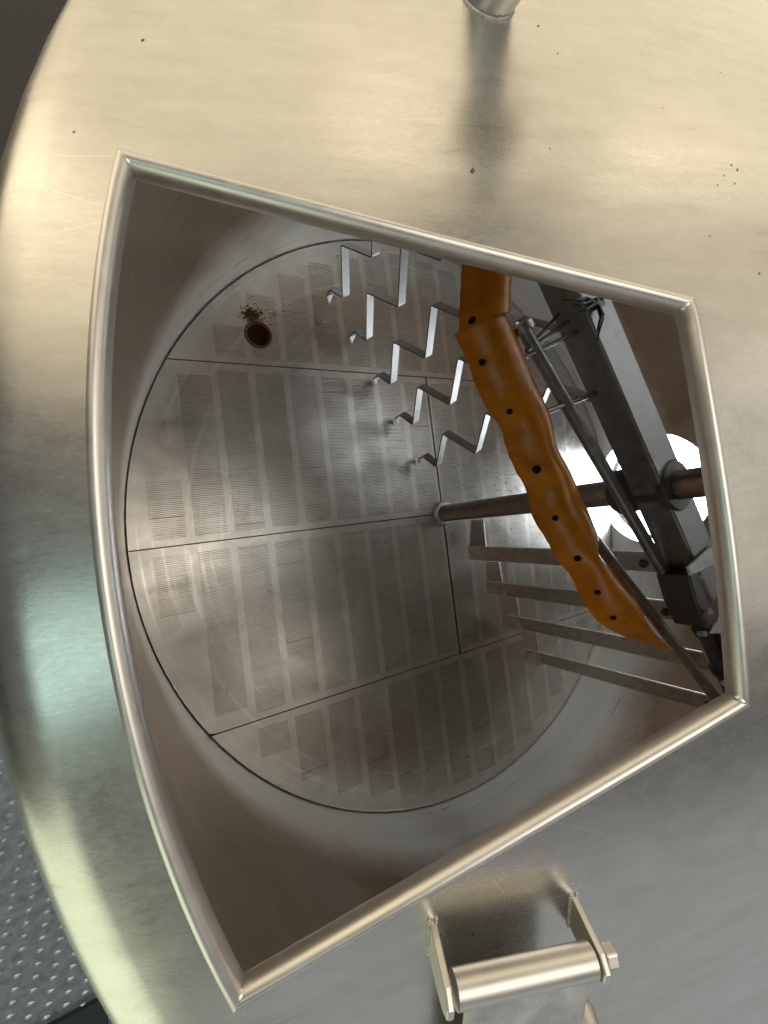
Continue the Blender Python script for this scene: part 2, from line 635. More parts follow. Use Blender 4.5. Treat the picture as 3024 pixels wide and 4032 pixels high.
# plenum floor under the false floor
pl = MB()
pl.lathe([(0.0, -0.06), (RW, -0.06)], 64)
pl.build("base_plate", "under", tun)

# hatch frame: four mitred rails
hf = D.objects.new("hatch_frame", None)
col.objects.link(hf)
hf.parent = tun
hf.empty_display_size = 0.1
path = []     # (r, t, side)
NA, NS = 28, 10
for i in range(NA):
    path.append((H_OUT, T0 + (T1 - T0) * i / NA, 0))
for i in range(NS):
    path.append((H_OUT + (r_in(T1) - H_OUT) * i / NS, T1, 1))
for i in range(NA):
    t = T1 + (t_top(r_in(T0)) - T1) * i / NA
    path.append((r_in(t), t, 2))
for i in range(NS):
    r_ = r_in(T0) + (H_OUT - r_in(T0)) * i / NS
    path.append((r_, t_top(r_), 3))
pts = [cone(r, t) for r, t, _ in path]
# cross section in (u outward from opening, w up): half round bead with a thin inner skirt
sec = []
for i in range(17):
    a = math.radians(-38 + (180 + 38) * i / 16)
    sec.append((0.0060 * math.cos(a), 0.0015 + 0.0088 * math.sin(a)))
sec += [(-0.0059, -0.0030), (-0.0054, -0.0045), (-0.0034, -0.0045), (-0.0024, -0.0030), (-0.0020, -0.001)]
ns = len(sec)
npth = len(pts)
ringv = []
for i in range(npth):
    p, a, b = pts[i], pts[i - 1], pts[(i + 1) % npth]
    d0, d1 = (p - a).normalized(), (b - p).normalized()
    r, t, _ = path[i]
    nrm = Vector((K * math.cos(t), K * math.sin(t), 1)).normalized()
    # path runs with the opening on its left seen from above or right; pick outward explicitly
    cen = cone((H_IN + H_OUT) / 2, math.pi)
    def outw(d):
        o = d.cross(nrm).normalized()
        return o
    o0, o1 = outw(d0), outw(d1)
    if o0.dot(p - cen) < 0:
        o0 = -o0
    if o1.dot(p - cen) < 0:
        o1 = -o1
    mi = (o0 + o1)
    mi = mi / max(0.35, mi.dot(mi) / 2) if mi.length > 1e-6 else o0
    ringv.append([p + mi * u + nrm * ww for u, ww in sec])
names_lab = {0: "frame_rail", 1: "frame_rail", 2: "frame_rail", 3: "frame_rail"}
for side in range(4):
    idx = [i for i in range(npth) if path[i][2] == side]
    idx.append((idx[-1] + 1) % npth)
    mb = MB()
    v = [q for i in idx for q in ringv[i]]
    f = []
    for a in range(len(idx) - 1):
        for q in range(ns):
            q2 = (q + 1) % ns
            f.append((a * ns + q, a * ns + q2, (a + 1) * ns + q2, (a + 1) * ns + q))
    f.append(tuple(range(ns)))
    f.append(tuple(range((len(idx) - 1) * ns, len(idx) * ns))[::-1])
    mb.add(v, f)
    mb.build("frame_rail", "frame", hf, True, 50)
# ground weld lumps on the mitres
def lump(mb, c, ax3, radii, n1=7, n2=12, jit=0.12):
    vv, ff = [], []
    X, Y, Z = ax3
    for la in range(n1):
        A = math.pi * (la + 0.5) / n1
        for lo in range(n2):
            B = 2 * math.pi * lo / n2
            k_ = 1 + jit * (random.random() - 0.5)
            vv.append(c + X * (radii[0] * math.sin(A) * math.cos(B) * k_) + Y * (radii[1] * math.sin(A) * math.sin(B) * k_) + Z * (radii[2] * math.cos(A) * k_))
    for la in range(n1 - 1):
        for lo in range(n2):
            l2 = (lo + 1) % n2
            ff.append((la * n2 + lo, (la + 1) * n2 + lo, (la + 1) * n2 + l2, la * n2 + l2))
    ff.append(tuple(range(n2)))
    ff.append(tuple(range((n1 - 1) * n2, n1 * n2))[::-1])
    mb.add(vv, ff)


for i in (0, NA, NA + NS, 2 * NA + NS):
    r, t, _ = path[i]
    nrm = Vector((K * math.cos(t), K * math.sin(t), 1)).normalized()
    X = (cone((H_IN + H_OUT) / 2, math.pi) - pts[i])
    X = (X - nrm * X.dot(nrm)).normalized()
    Y = nrm.cross(X)
    mb = MB()
    lump(mb, pts[i] + X * 0.0028 + nrm * 0.0040, (X, Y, nrm), (0.0066, 0.0050, 0.0060), jit=0.06)
    mb.build("corner_weld", "frame", hf, True)

# pipe stub with weld on the lid
sb = Vector((-0.653, 0.4509, 1.0194))
st = D.objects.new("pipe_stub", None)
col.objects.link(st)
st.parent = tun
nrm = Vector((K * sb.x / sb.xy.length, K * sb.y / sb.xy.length, 1)).normalized()
axis = Vector((0.0, 0.0, 1.0))
mb = MB()
mb.cyl(sb - axis * 0.02, sb + axis * 0.105, 0.0225, 32)
mb.build("pipe", "frame", st, True, 40)
mb = MB()
mb.cyl(sb + axis * 0.105, sb + axis * 0.125, 0.042, 32)
mb.cyl(sb + axis * 0.125, sb + axis * 0.20, 0.0225, 32)
mb.build("flange", "frame", st, True, 40)
mb = MB()
x = nrm.orthogonal().normalized()
y = nrm.cross(x)
for i in range(64):
    t = 2 * math.pi * i / 64
    c = sb + (x * math.cos(t) + y * math.sin(t)) * 0.0236
    rad = 0.0019 + 0.0008 * random.random()
    vv, ff = [], []
    for la in range(4):
        for lo in range(6):
            A = math.pi * (la + 0.5) / 4
            B = 2 * math.pi * lo / 6
            vv.append(c + Vector((math.sin(A) * math.cos(B), math.sin(A) * math.sin(B), math.cos(A))) * rad)
    for la in range(3):
        for lo in range(6):
            l2 = (lo + 1) % 6
            ff.append((la * 6 + lo, la * 6 + l2, (la + 1) * 6 + l2, (la + 1) * 6 + lo))
    mb.add(vv, ff)
mb.build("weld_bead", "weld", st, True)

# rust specks and scuffs on the lid
for q, (p_, r_) in enumerate([((-0.7119, 0.2675, 1.0315), 0.0042), ((-0.4656, 0.2857, 1.1099), 0.002), ((-0.4792, 0.2732, 1.108), 0.0016), ((-0.4614, 0.2809, 1.1122), 0.0024), ((-0.4707, 0.2654, 1.1121), 0.002), ((-0.4898, 0.2628, 1.1064), 0.0014), ((-0.6119, 0.4279, 1.0366), 0.0022), ((-0.603, 0.3969, 1.0456), 0.0016), ((-0.9319, 0.3671, 0.9432), 0.0022), ((-0.4796, 0.1745, 1.1231), 0.0022), ((-0.5168, 0.2103, 1.1057), 0.0015), ((-0.9807, 0.2883, 0.9356), 0.0015), ((-0.6123, -0.2275, 1.0708), 0.002), ((-0.6213, -0.2371, 1.0665), 0.0014)]):
    p_ = Vector(p_)
    n_ = Vector((K * p_.x / p_.xy.length, K * p_.y / p_.xy.length, 1)).normalized()
    X = n_.orthogonal().normalized()
    mb = MB()
    lump(mb, p_, (X, n_.cross(X), n_), (r_ * 0.75, r_ * 0.4, r_ * 0.15), 5, 9, 0.7)
    mb.build("rust_speck", "rust" if q == 0 else "speck", lid, True)

# hinge of the hatch door
hg = D.objects.new("hatch_hinge", None)
col.objects.link(hg)
hg.parent = tun
HA, HB = Vector((-0.8175, -0.3171, 1.0208)), Vector((-0.7142, -0.3312, 1.0537))
ax = (HB - HA).normalized()
tm = math.atan2(-0.324, -0.766)
cn = Vector((K * math.cos(tm), K * math.sin(tm), 1)).normalized()
away = cn.cross(ax).normalized()
if away.y > 0:
    away = -away
up = ax.cross(away).normalized()
if up.z < 0:
    up = -up
mb = MB()
mb.cyl(HA + ax * 0.003, HB - ax * 0.003, 0.0106, 32)
mb.build("hinge_barrel", "frame", hg, True, 40)
mb = MB()
mb.cyl(HB + ax * 0.006, HB + ax * 0.0155, 0.0085, 6)
bevel(mb.build("hinge_bolt", "frame", hg), 0.0012)
for c, sgn in ((HA, -1), (HB, 1)):
    mb = MB()
    pr = [(-0.017, -0.036), (-0.018, -0.028), (-0.008, 0.004), (0.0, 0.0115), (0.008, 0.0105), (0.0118, 0.003), (0.0115, -0.012), (0.006, -0.036)]
    o = c + ax * (0.0005 * sgn)
    tt = 0.0052
    v = [o + away * a + up * b for a, b in pr] + [o + ax * (tt * sgn) + away * a + up * b for a, b in pr]
    n8 = len(pr)
    f = [tuple(range(n8)), tuple(range(n8, 2 * n8))[::-1]] + [(i, n8 + i, n8 + (i + 1) % n8, (i + 1) % n8) for i in range(n8)]
    mb.add(v, f)
    bevel(mb.build("hinge_lug", "frame", hg), 0.0012)
# weld beads where the lugs meet the lid
for c, sgn in ((HA, -1), (HB, 1)):
    mb = MB()
    for side_ in (0.0005, 0.0057):
        for q in range(12):
            a_ = -0.019 + 0.026 * q / 11
            p_ = c + ax * (side_ * sgn) + away * a_
            u_ = -0.03
            for it in range(12):
                w_ = p_ + up * u_
                u_ -= (w_.z - (ZA - K * w_.xy.length)) / max(0.3, up.z)
            lump(mb, p_ + up * u_, (ax, away, up), (0.0017, 0.0021, 0.0017), 4, 6, 0.3)
    mb.build("weld_bead", "weld", hg, True)
# hatch door leaf folded back from the hinge
mb = MB()
o = HA + ax * 0.010 + away * 0.0082 + up * 0.0055
Lx = (HB - HA).length - 0.016
v = []
for tz in (0, -0.006):
    v += [o + up * tz, o + ax * Lx + up * tz, o + ax * (Lx + 0.004) + away * 0.30 + up * (tz - 0.02), o + ax * -0.004 + away * 0.30 + up * (tz - 0.02)]
mb.add(v, [(0, 1, 2, 3), (7, 6, 5, 4), (0, 4, 5, 1), (1, 5, 6, 2), (2, 6, 7, 3), (3, 7, 4, 0)])
bevel(mb.build("hatch_door_strap", "plate", tun), 0.003)
# small weld nub on the lid beside the hinge
nb = MB()
c = Vector((-0.69, -0.425, 1.0125))
nb.cyl(c - cn * 0.004, c + cn * 0.012, 0.013, 24, 0.009)
bevel(nb.build("hinge_stop", "frame", tun, True, 40), 0.002)

# ------------------------------------------------------------------ false floor
ff_ = empty("false_floor", "round slotted steel false floor laid in six panels inside the vessel", "slotted floor")
RF = 0.9975
DR, DX, DY = 0.0365, -0.602, 0.601
BW, BP, B0 = 0.085, 0.1055, -0.943
bands = [(B0 + BP * i, B0 + BP * i + BW) for i in range(9)]
bands += [(-b, -a) for a, b in bands[::-1]]
PITCH, BAR = 0.0048, 0.00378


def circ(x, R=RF):
    return math.sqrt(max(0, R * R - x * x))


def panel(name, x0, x1, y0, y1, drain=False):
    mb = MB()

    def cell(xa, xb, ya0, ya1, yb0, yb1):
        # quad from lower (ya0 at xa, yb0 at xb) to upper
        if ya1 - ya0 < 1e-5 and yb1 - yb0 < 1e-5:
            return
        if drain and xa < DX + DR and xb > DX - DR and min(ya0, yb0) < DY + DR and max(ya1, yb1) > DY - DR:
            nx = max(1, int((xb - xa) / 0.004))
            ny = max(1, int((max(ya1, yb1) - min(ya0, yb0)) / 0.004))
            for a in range(nx):
                for b in range(ny):
                    xm0, xm1 = xa + (xb - xa) * a / nx, xa + (xb - xa) * (a + 1) / nx
                    def yy(e, h):
                        lo = ya0 + (yb0 - ya0) * e
                        hi = ya1 + (yb1 - ya1) * e
                        return lo + (hi - lo) * h
                    e0, e1 = a / nx, (a + 1) / nx
                    h0, h1 = b / ny, (b + 1) / ny
                    cx, cy = (xm0 + xm1) / 2, yy((e0 + e1) / 2, (h0 + h1) / 2)
                    if math.hypot(cx - DX, cy - DY) < DR:
                        continue
                    mb.add([(xm0, yy(e0, h0), 0), (xm1, yy(e1, h0), 0), (xm1, yy(e1, h1), 0), (xm0, yy(e0, h1), 0)], [(0, 1, 2, 3)])
            return
        mb.add([(xa, ya0, 0), (xb, yb0, 0), (xb, yb1, 0), (xa, ya1, 0)], [(0, 1, 2, 3)])

    def lo(x):
        return max(y0, -circ(x))

    def hi(x):
        return min(y1, circ(x))

    edges = [x0, x1]
    for a, b in bands:
        for e in (a, b):
            if x0 + 0.004 < e < x1 - 0.004:
                edges.append(e)
    edges = sorted(edges)
    for a, b in zip(edges, edges[1:]):
        band = next(((p, q) for p, q in bands if p - 1e-6 <= a and b <= q + 1e-6), None)
        xm = max(abs(a), abs(b))
        ys = None
        if band:
            s0 = max(y0 + 0.020, -circ(xm, 0.96)) if xm < 0.96 else 1
            s1 = min(y1 - 0.020, circ(xm, 0.96)) if xm < 0.96 else 0
            if s1 - s0 > 0.05:
                ys = (s0, s1)
        nst = max(1, int((b - a) / (0.0025 if xm > 0.90 else 0.02)))
        for i in range(nst):
            xa, xb = a + (b - a) * i / nst, a + (b - a) * (i + 1) / nst
            la, lb, ha, hb = lo(xa), lo(xb), hi(xa), hi(xb)
            if ha <= la and hb <= lb:
                continue
            ha, hb = max(ha, la), max(hb, lb)
            if ys:
                cell(xa, xb, la, ys[0], lb, ys[0])
                cell(xa, xb, ys[1], ha, ys[1], hb)
            else:
                cell(xa, xb, la, ha, lb, hb)
        if ys:
            y = ys[0]
            n = int((ys[1] - ys[0]) / PITCH)
            pp = (ys[1] - ys[0]) / n
            for q in range(n):
                gap = (PITCH - BAR) * random.uniform(0.75, 1.25)
                if random.random() < 0.012:
                    gap *= 1.9
                ya, yb = y + gap, y + pp
                y += pp
                segs = [(a, b)]
                if drain and abs((ya + yb) / 2 - DY) < DR:
                    hw = math.sqrt(DR * DR - ((ya + yb) / 2 - DY) ** 2)
                    ns_ = []
                    for p, r in segs:
                        if p < DX + hw and r > DX - hw:
                            if DX - hw > p:
                                ns_.append((p, DX - hw))
                            if DX + hw < r:
                                ns_.append((DX + hw, r))
                        else:
                            ns_.append((p, r))
                    segs = ns_
                for p, r in segs:
                    dz = random.uniform(-0.0003, 0.0002)
                    mb.add([(p, ya, dz), (r, ya, dz), (r, yb, dz), (p, yb, dz), (p, ya + .0006, -0.005), (r, ya + .0006, -0.005), (r, yb - .0006, -0.005), (p, yb - .0006, -0.005)],
                           [(0, 1, 2, 3), (4, 5, 1, 0), (3, 2, 6, 7)])
    # rim of the panel
    nb_ = 400
    top = [(x0 + (x1 - x0) * i / nb_) for i in range(nb_ + 1)]
    up_ = [(x, max(hi(x), lo(x))) for x in top]
    dn_ = [(x, min(hi(x), lo(x))) for x in top]
    for ch in (up_, dn_):
        for (xa, ya), (xb, yb) in zip(ch, ch[1:]):
            mb.add([(xa, ya, 0), (xb, yb, 0), (xb, yb, -0.008), (xa, ya, -0.008)], [(0, 1, 2, 3)])
    for x in (x0, x1):
        if hi(x) - lo(x) > 0.001:
            mb.add([(x, lo(x), 0), (x, hi(x), 0), (x, hi(x), -0.008), (x, lo(x), -0.008)], [(0, 1, 2, 3)])
    return mb.build(name, "floor", ff_)


gp = 0.0016
xc = math.sqrt(RF ** 2 - 0.505 ** 2)
panel("floor_panel", -RF * 0.8605, RF * 0.8605, 0.507 + gp, RF, True)
panel("floor_panel", -RF, -gp * 1.4, gp, 0.507 - gp)
panel("floor_panel", gp * 2.2, RF, gp, 0.507 - gp)
panel("floor_panel", -RF, -gp * 1.6, -0.515 + gp, -gp)
panel("floor_panel", gp * 3.0, RF, -0.515 + gp, -gp)
panel("floor_panel", -RF * 0.855, RF * 0.855, -RF, -0.515 - gp)
# drain outlet in the floor
dr = MB()
dr.lathe([(DR - 0.0045, -0.055), (DR - 0.003, 0.0), (DR - 0.001, 0.0022), (DR + 0.0045, 0.0022), (DR + 0.006, 0.0004)], 40, origin=(DX, DY, 0))
d_ = dr.build("drain_outlet", "rust", ff_, True, 40)
d_["label"] = "round dark drain hole with brown residue"
# countersunk screw near the floor edge
sc = MB()
sc.lathe([(0.0, 0.0012), (0.006, 0.0014), (0.0075, 0.0022), (0.010, 0.0022), (0.0112, 0.0004)], 24, origin=(0.034, -0.962, 0))
sc.build("screw", "plate", ff_, True, 40)

# ------------------------------------------------------------------ rake machine
rake = empty("rake_machine", "dark steel rake arm on a central shaft with zigzag knives and straight plough bars", "rake machine")
PH = math.radians(117)
hh = Vector((math.cos(PH), math.sin(PH), 0))
nn_ = Vector((-math.sin(PH), math.cos(PH), 0))
ZZ = Vector((0, 0, 1))
O0 = Vector((0, 0, 0))


def P(s, n, z):
    return hh * s + nn_ * n + ZZ * z


mb = MB()
mb.cyl((0, 0, 0.001), (0, 0, 1.24), 0.030, 40)
shaft = mb.build("shaft", "shaft", rake, True, 40)
mb = MB()
mb.lathe([(0.031, 0.001), (0.044, 0.001), (0.045, 0.010), (0.040, 0.018), (0.031, 0.019)], 40)
mb.build("shaft_collar", "plate", shaft, True, 40)

mb = MB()
mb.box(O0, hh, nn_, ZZ, -0.272, 0.93, -0.044, 0.045, 0.73, 0.797)
beam = bevel(mb.build("beam", "beam", rake), 0.004)
mb = MB()
mb.lathe([(0.031, 0.668), (0.046, 0.670), (0.051, 0.678), (0.051, 0.70), (0.046, 0.706), (0.046, 0.780), (0.053, 0.784), (0.055, 0.796), (0.051, 0.802), (0.031, 0.803)], 40)
hub = mb.build("hub", "dark", rake, True, 40)
# gusset plates, dark coupling block and pivot rod on the plough side
def prism(name, poly, z0, z1, mat, bv=0.002):
    mb = MB()
    n = len(poly)
    ar = sum(poly[i][0] * poly[(i + 1) % n][1] - poly[(i + 1) % n][0] * poly[i][1] for i in range(n))
    if ar < 0:
        poly = poly[::-1]
    v = [(x, y, z0) for x, y in poly] + [(x, y, z1) for x, y in poly]
    mb.add(v, [tuple(range(n))[::-1], tuple(range(n, 2 * n))] + [(i, (i + 1) % n, n + (i + 1) % n, n + i) for i in range(n)])
    return bevel(mb.build(name, mat, rake), bv)


prism("gusset_plate", [(-0.0131, -0.1683), (0.0958, -0.1394), (0.0971, -0.1792), (-0.0061, -0.1876)], 0.799, 0.805, "plate")
prism("gusset_plate", [(0.0524, -0.3191), (0.1007, -0.298), (0.1131, -0.3029), (0.1049, -0.3314)], 0.794, 0.80, "plate")
prism("coupling_block", [(0.011, -0.1889), (0.0795, -0.1823), (0.117, -0.2833), (0.1119, -0.3011), (0.0586, -0.3111), (0.0282, -0.2531)], 0.725, 0.793, "dark", 0.004)
mb = MB()
mb.box(O0, hh, nn_, ZZ, -0.90, -0.40, -0.055, 0.0, 0.735, 0.785)
bevel(mb.build("outer_arm", "dark", rake), 0.004)
PV = [Vector((0.0518, -0.1988, 0.735)), Vector((0.1577, -0.3458, 0.735)), Vector((0.2492, -0.5228, 0.735))]
mb = MB()
mb.cyl(PV[0], PV[1], 0.0165, 24, 0.013)
mb.cyl(PV[1], PV[2], 0.0150, 24, 0.0150)
mb.build("pivot_rod", "dark", rake, True, 40)
for t_ in (0.30, 0.62, 1.0, 1.6):
    c_ = PV[0].lerp(PV[1], t_) if t_ <= 1 else PV[1].lerp(PV[2], t_ - 1)
    d_ = (PV[1] - PV[0]).normalized()
    mb = MB()
    mb.cyl(c_ - d_ * 0.008, c_ + d_ * 0.008, 0.0215, 20)
    mb.build("pivot_collar", "dark", rake, True, 40)
for bp in [(0.0585, -0.2031, 0.78), (0.0548, -0.2753, 0.79), (0.1171, -0.3436, 0.745), (0.1809, -0.474, 0.75)]:
    mb = MB()
    mb.cyl(Vector(bp), Vector(bp) + Vector((-0.006, 0.004, 0.016)), 0.007, 6)
    bevel(mb.build("arm_bolt", "plate", rake), 0.001)

# straight plough bars, each with a small angled paddle
paddles = [((0.117, -0.038), (0.088, -0.152)), ((0.167, -0.202), (0.148, -0.309)),
           ((0.231, -0.343), (0.206, -0.448)), ((0.313, -0.495), (0.281, -0.597))]
for i, (sa, sbm) in enumerate(((-0.175, -0.198), (-0.331, -0.346), (-0.489, -0.501), (-0.657, -0.657))):
    mb = MB()
    wv = 0.0285
    v = []
    for n_ in (-0.004, 0.004):
        v += [P(sa - wv, n_, 0.012), P(sa + wv, n_, 0.040), P(sbm + wv, n_, 0.70), P(sbm - wv, n_, 0.70)]
    mb.add(v, [(3, 2, 1, 0), (4, 5, 6, 7), (0, 1, 5, 4), (1, 2, 6, 5), (2, 3, 7, 6), (3, 0, 4, 7)])
    bar = bevel(mb.build("plough_bar", "blade", rake), 0.0015)
    (xi, yi), (xo, yo) = paddles[i]
    a, b = Vector((xi, yi, 0)), Vector((xo, yo, 0))
    d = (b - a).normalized()
    nv = Vector((-d.y, d.x, 0)) * 0.0025
    v = []
    for sg in (-1, 1):
        v += [a + nv * sg + ZZ * 0.018, b + nv * sg + d * 0.012 + ZZ * 0.018, b + nv * sg + d * 0.012 + ZZ * 0.115, a + nv * sg + ZZ * 0.084]
    mb = MB()
    mb.add(v, [(0, 1, 2, 3), (7, 6, 5, 4), (0, 4, 5, 1), (1, 5, 6, 2), (2, 6, 7, 3), (3, 7, 4, 0)])
    bevel(mb.build("paddle", "blade", bar), 0.0012)
    mb = MB()
    mb.cyl(P(sbm, 0.004, 0.66), P(sbm, 0.012, 0.66), 0.011, 6)
    mb.build("bar_bolt", "dark", bar)
# zigzag knives
zz = [(-0.003, 0.030), (0.0, 0.062), (-0.048, 0.10), (0.050, 0.213), (-0.041, 0.302), (0.061, 0.414), (-0.032, 0.507), (0.066, 0.620), (0.0, 0.70), (0.0, 0.735)]


def rounded(poly, rad=0.007, seg=3):
    out = [Vector((poly[0][0], poly[0][1]))]
    for a, b, c in zip(poly, poly[1:], poly[2:]):
        a, b, c = Vector(a), Vector(b), Vector(c)
        da, dc = (a - b).normalized(), (c - b).normalized()
        p0, p1 = b + da * rad, b + dc * rad
        for i in range(seg + 1):
            t = i / seg
            out.append((1 - t) ** 2 * p0 + 2 * t * (1 - t) * b + t * t * p1)
    out.append(Vector(poly[-1]))
    return out


def knife(s0):
    line = rounded(zz)
    m = len(line)
    wd, tk = 0.029, 0.0042
    v = []
    for i, p in enumerate(line):
        d = (line[min(i + 1, m - 1)] - line[max(i - 1, 0)]).normalized()
        nr = Vector((-d.y, d.x))
        for sgn in (-0.5, 0.5):
            q = p + nr * tk * sgn
            for n_ in (0.0, -wd):
                v.append(P(s0 + q.x, n_, q.y))
    f = []
    for i in range(m - 1):
        b, c = i * 4, (i + 1) * 4
        f += [(b, b + 1, c + 1, c), (b + 2, c + 2, c + 3, b + 3), (b, c, c + 2, b + 2), (b + 1, b + 3, c + 3, c + 1)]
    # pointed foot bent off the end of the strip
    t0 = P(s0 - 0.020, -wd * 0.35, 0.006)
    t1 = P(s0 - 0.0235, -wd * 0.35, 0.008)
    bi = len(v)
    v += [t0, t1]
    f += [(0, bi, 1), (2, 3, bi + 1), (0, 2, bi + 1, bi), (1, bi, bi + 1, 3)]
    mb = MB()
    mb.add(v, f)
    return bevel(mb.build("zigzag_knife", "knife", rake), 0.0006, 1)


for s0 in (0.225, 0.387, 0.535, 0.690, 0.832):
    knife(s0)

# spreader rods beside the beam
RA0, RA1 = Vector((-0.3289, 0.3158, 0.74)), Vector((0.0784, -0.264, 0.735))
mb = MB()
mb.cyl(RA0, RA1 + (RA1 - RA0).normalized() * 0.05, 0.0125, 24)
rodA = mb.build("spreader_rod", "beam", rake, True, 40)
da = (RA1 - RA0).normalized()
mb = MB()
mb.cyl(RA0 - da * 0.010, RA0 + da * 0.004, 0.0225, 28)
mb.build("rod_cap", "shaft", rodA, True, 40)
RB0, RB1 = Vector((-0.2556, 0.1181, 0.64)), Vector((0.2252, -0.5556, 0.725))
mb = MB()
mb.cyl(RB0, RB1 + (RB1 - RB0).normalized() * 0.06, 0.0125, 24)
mb.build("spreader_rod", "shaft", rake, True, 40)
stays = [((-0.3266, 0.2738, 0.74), (-0.1815, 0.3591, 0.76), 0.0042), ((-0.335, 0.262, 0.738), (-0.190, 0.322, 0.770), 0.0040),
         ((-0.3219, 0.2792, 0.735), (-0.205, 0.375, 0.748), 0.0036), ((-0.2901, 0.165, 0.735), (-0.142, 0.205, 0.748), 0.0058)]
for a, b, r in stays:
    mb = MB()
    mb.cyl(a, b, r, 12, r * 0.9)
    mb.build("stay_rod", "beam", rake, True, 40)
# frayed black cable tie on the beam
tie = D.objects.new("cable_tie", None)
col.objects.link(tie)
tie.parent = rake
knot = Vector((-0.196, 0.352, 0.802))
for dx, dy, dz, L in ((-0.085, -0.022, 0.006, 1), (-0.10, -0.010, 0.0, 1), (-0.075, -0.034, 0.012, 1), (-0.022, -0.075, 0.004, 1), (-0.034, -0.066, 0.012, 1), (-0.01, -0.07, 0.0, .8), (0.014, 0.02, 0.01, 1)):
    mb = MB()
    e = knot + Vector((dx, dy, dz)) * L
    mid = (knot + e) / 2 + Vector((0, 0, 0.010))
    mb.cyl(knot, mid, 0.0042, 6, 0.0036)
    mb.cyl(mid, e, 0.0036, 6, 0.0010)
    mb.build("tie_end", "black", tie, True)
mb = MB()
mb.box(knot, hh, nn_, ZZ, -0.010, 0.010, -0.012, 0.012, -0.006, 0.008)
bevel(mb.build("tie_head", "black", tie), 0.003)

# orange rubber wiper strips
OL1 = [(-0.4057, 0.4887, 0.69), (-0.42, 0.429, 0.69), (-0.4301, 0.3804, 0.69), (-0.438, 0.3304, 0.69)]
OR1 = [(-0.3342, 0.4758, 0.735), (-0.3471, 0.4166, 0.735), (-0.3569, 0.3823, 0.735), (-0.371, 0.3441, 0.735)]
OL2 = [(-0.443, 0.3174, 0.69), (-0.4196, 0.2717, 0.69), (-0.4124, 0.2418, 0.69), (-0.3903, 0.1885, 0.69), (-0.3563, 0.1435, 0.69), (-0.3503, 0.1096, 0.69), (-0.3332, 0.0652, 0.69), (-0.3099, 0.0221, 0.69), (-0.3019, -0.0305, 0.69), (-0.2711, -0.079, 0.69), (-0.2516, -0.1146, 0.69), (-0.2127, -0.1618, 0.69), (-0.197, -0.1958, 0.69), (-0.1724, -0.2375, 0.69), (-0.1435, -0.2703, 0.69), (-0.0899, -0.3043, 0.69), (-0.0254, -0.3365, 0.69), (0.0438, -0.3692, 0.69)]
OR2 = [(-0.3665, 0.3447, 0.735), (-0.345, 0.3046, 0.735), (-0.3298, 0.2732, 0.735), (-0.3133, 0.2248, 0.735), (-0.2907, 0.1804, 0.735), (-0.278, 0.1469, 0.735), (-0.2745, 0.0985, 0.735), (-0.2467, 0.0538, 0.735), (-0.2229, 0.003, 0.735), (-0.2012, -0.0438, 0.735), (-0.1878, -0.083, 0.735), (-0.2018, -0.1038, 0.735), (-0.1662, -0.1469, 0.735), (-0.128, -0.1868, 0.735), (-0.0876, -0.2258, 0.735), (-0.0802, -0.2538, 0.735), (-0.0572, -0.2963, 0.735), (-0.0181, -0.341, 0.735)]


def resample(pts, n):
    pts = [Vector(p) for p in pts]
    m = len(pts)
    out = []
    for i in range(n + 1):
        t = i / n * (m - 1)
        a = min(int(t), m - 2)
        e = t - a
        p0, p1, p2, p3 = pts[max(a - 1, 0)], pts[a], pts[a + 1], pts[min(a + 2, m - 1)]
        out.append(0.5 * ((2 * p1) + (p2 - p0) * e + (2 * p0 - 5 * p1 + 4 * p2 - p3) * e * e + (3 * p1 - p0 - 3 * p2 + p3) * e ** 3))
    return out


def strip(L, R, n, lift, dz):
    Ls, Rs = resample(L, n), resample(R, n)
    nc = 12
    top, bot = [], []
    for a, b in zip(Ls, Rs):
        wv = (b - a).length
        for j in range(nc + 1):
            e = j / nc
            bow = lift * math.sin(math.pi * e ** 0.8) ** 0.7 * min(1, wv / 0.07)
            p = a.lerp(b, e)
            jit = 0.0008 * random.uniform(-1, 1) if j == 0 else ((0.0016 * random.uniform(-1, 1) if random.random() < 0.8 else -0.0045) if j == nc else 0)
            d = (b - a).normalized()
            top.append(p + d * jit + ZZ * (bow + dz))
            bot.append(p + d * jit + ZZ * (bow + dz - 0.007))
    v = top + bot
    N = len(top)
    f = []
    c = nc + 1
    for i in range(n):
        for j in range(nc):
            q = (i * c + j, i * c + j + 1, (i + 1) * c + j + 1, (i + 1) * c + j)
            f.append(q[::-1])
            f.append(tuple(N + x for x in q))
        for j, fl in ((0, 0), (nc, 1)):
            q = (i * c + j, (i + 1) * c + j, N + (i + 1) * c + j, N + i * c + j)
            f.append(q if not fl else q[::-1])
    for i, fl in ((0, 0), (n, 1)):
        for j in range(nc):
            q = (i * c + j, i * c + j + 1, N + i * c + j + 1, N + i * c + j)
            f.append(q if not fl else q[::-1])
    return v, f


OL1[-1] = tuple(Vector(OL1[-1]).lerp(Vector(OL2[0]), 1.35))
OR1[-1] = tuple(Vector(OR1[-1]).lerp(Vector(OR2[0]), 1.0) + Vector((0, -0.008, 0)))
v, f = strip(OL1, OR1, 14, 0.030, 0.013)
s1 = obj("rubber_strip", v, f, "rubber", rake, True, 60)
s1["label"] = "short upper orange rubber wiper strip"
v, f = strip(OL2, OR2, 72, 0.030, 0.0)
s2 = obj("rubber_strip", v, f, "rubber", rake, True, 60)
s2["label"] = "long wavy orange rubber wiper strip with bolt holes"
OH = [(-0.4502, 0.329, 0.733), (-0.4456, 0.2529, 0.733), (-0.3856, 0.1519, 0.733), (-0.3366, 0.0491, 0.733), (-0.2973, -0.0409, 0.733), (-0.2551, -0.1328, 0.733), (-0.2081, -0.2049, 0.733), (-0.165, -0.2719, 0.733)]
from mathutils.bvhtree import BVHTree
trees = {}
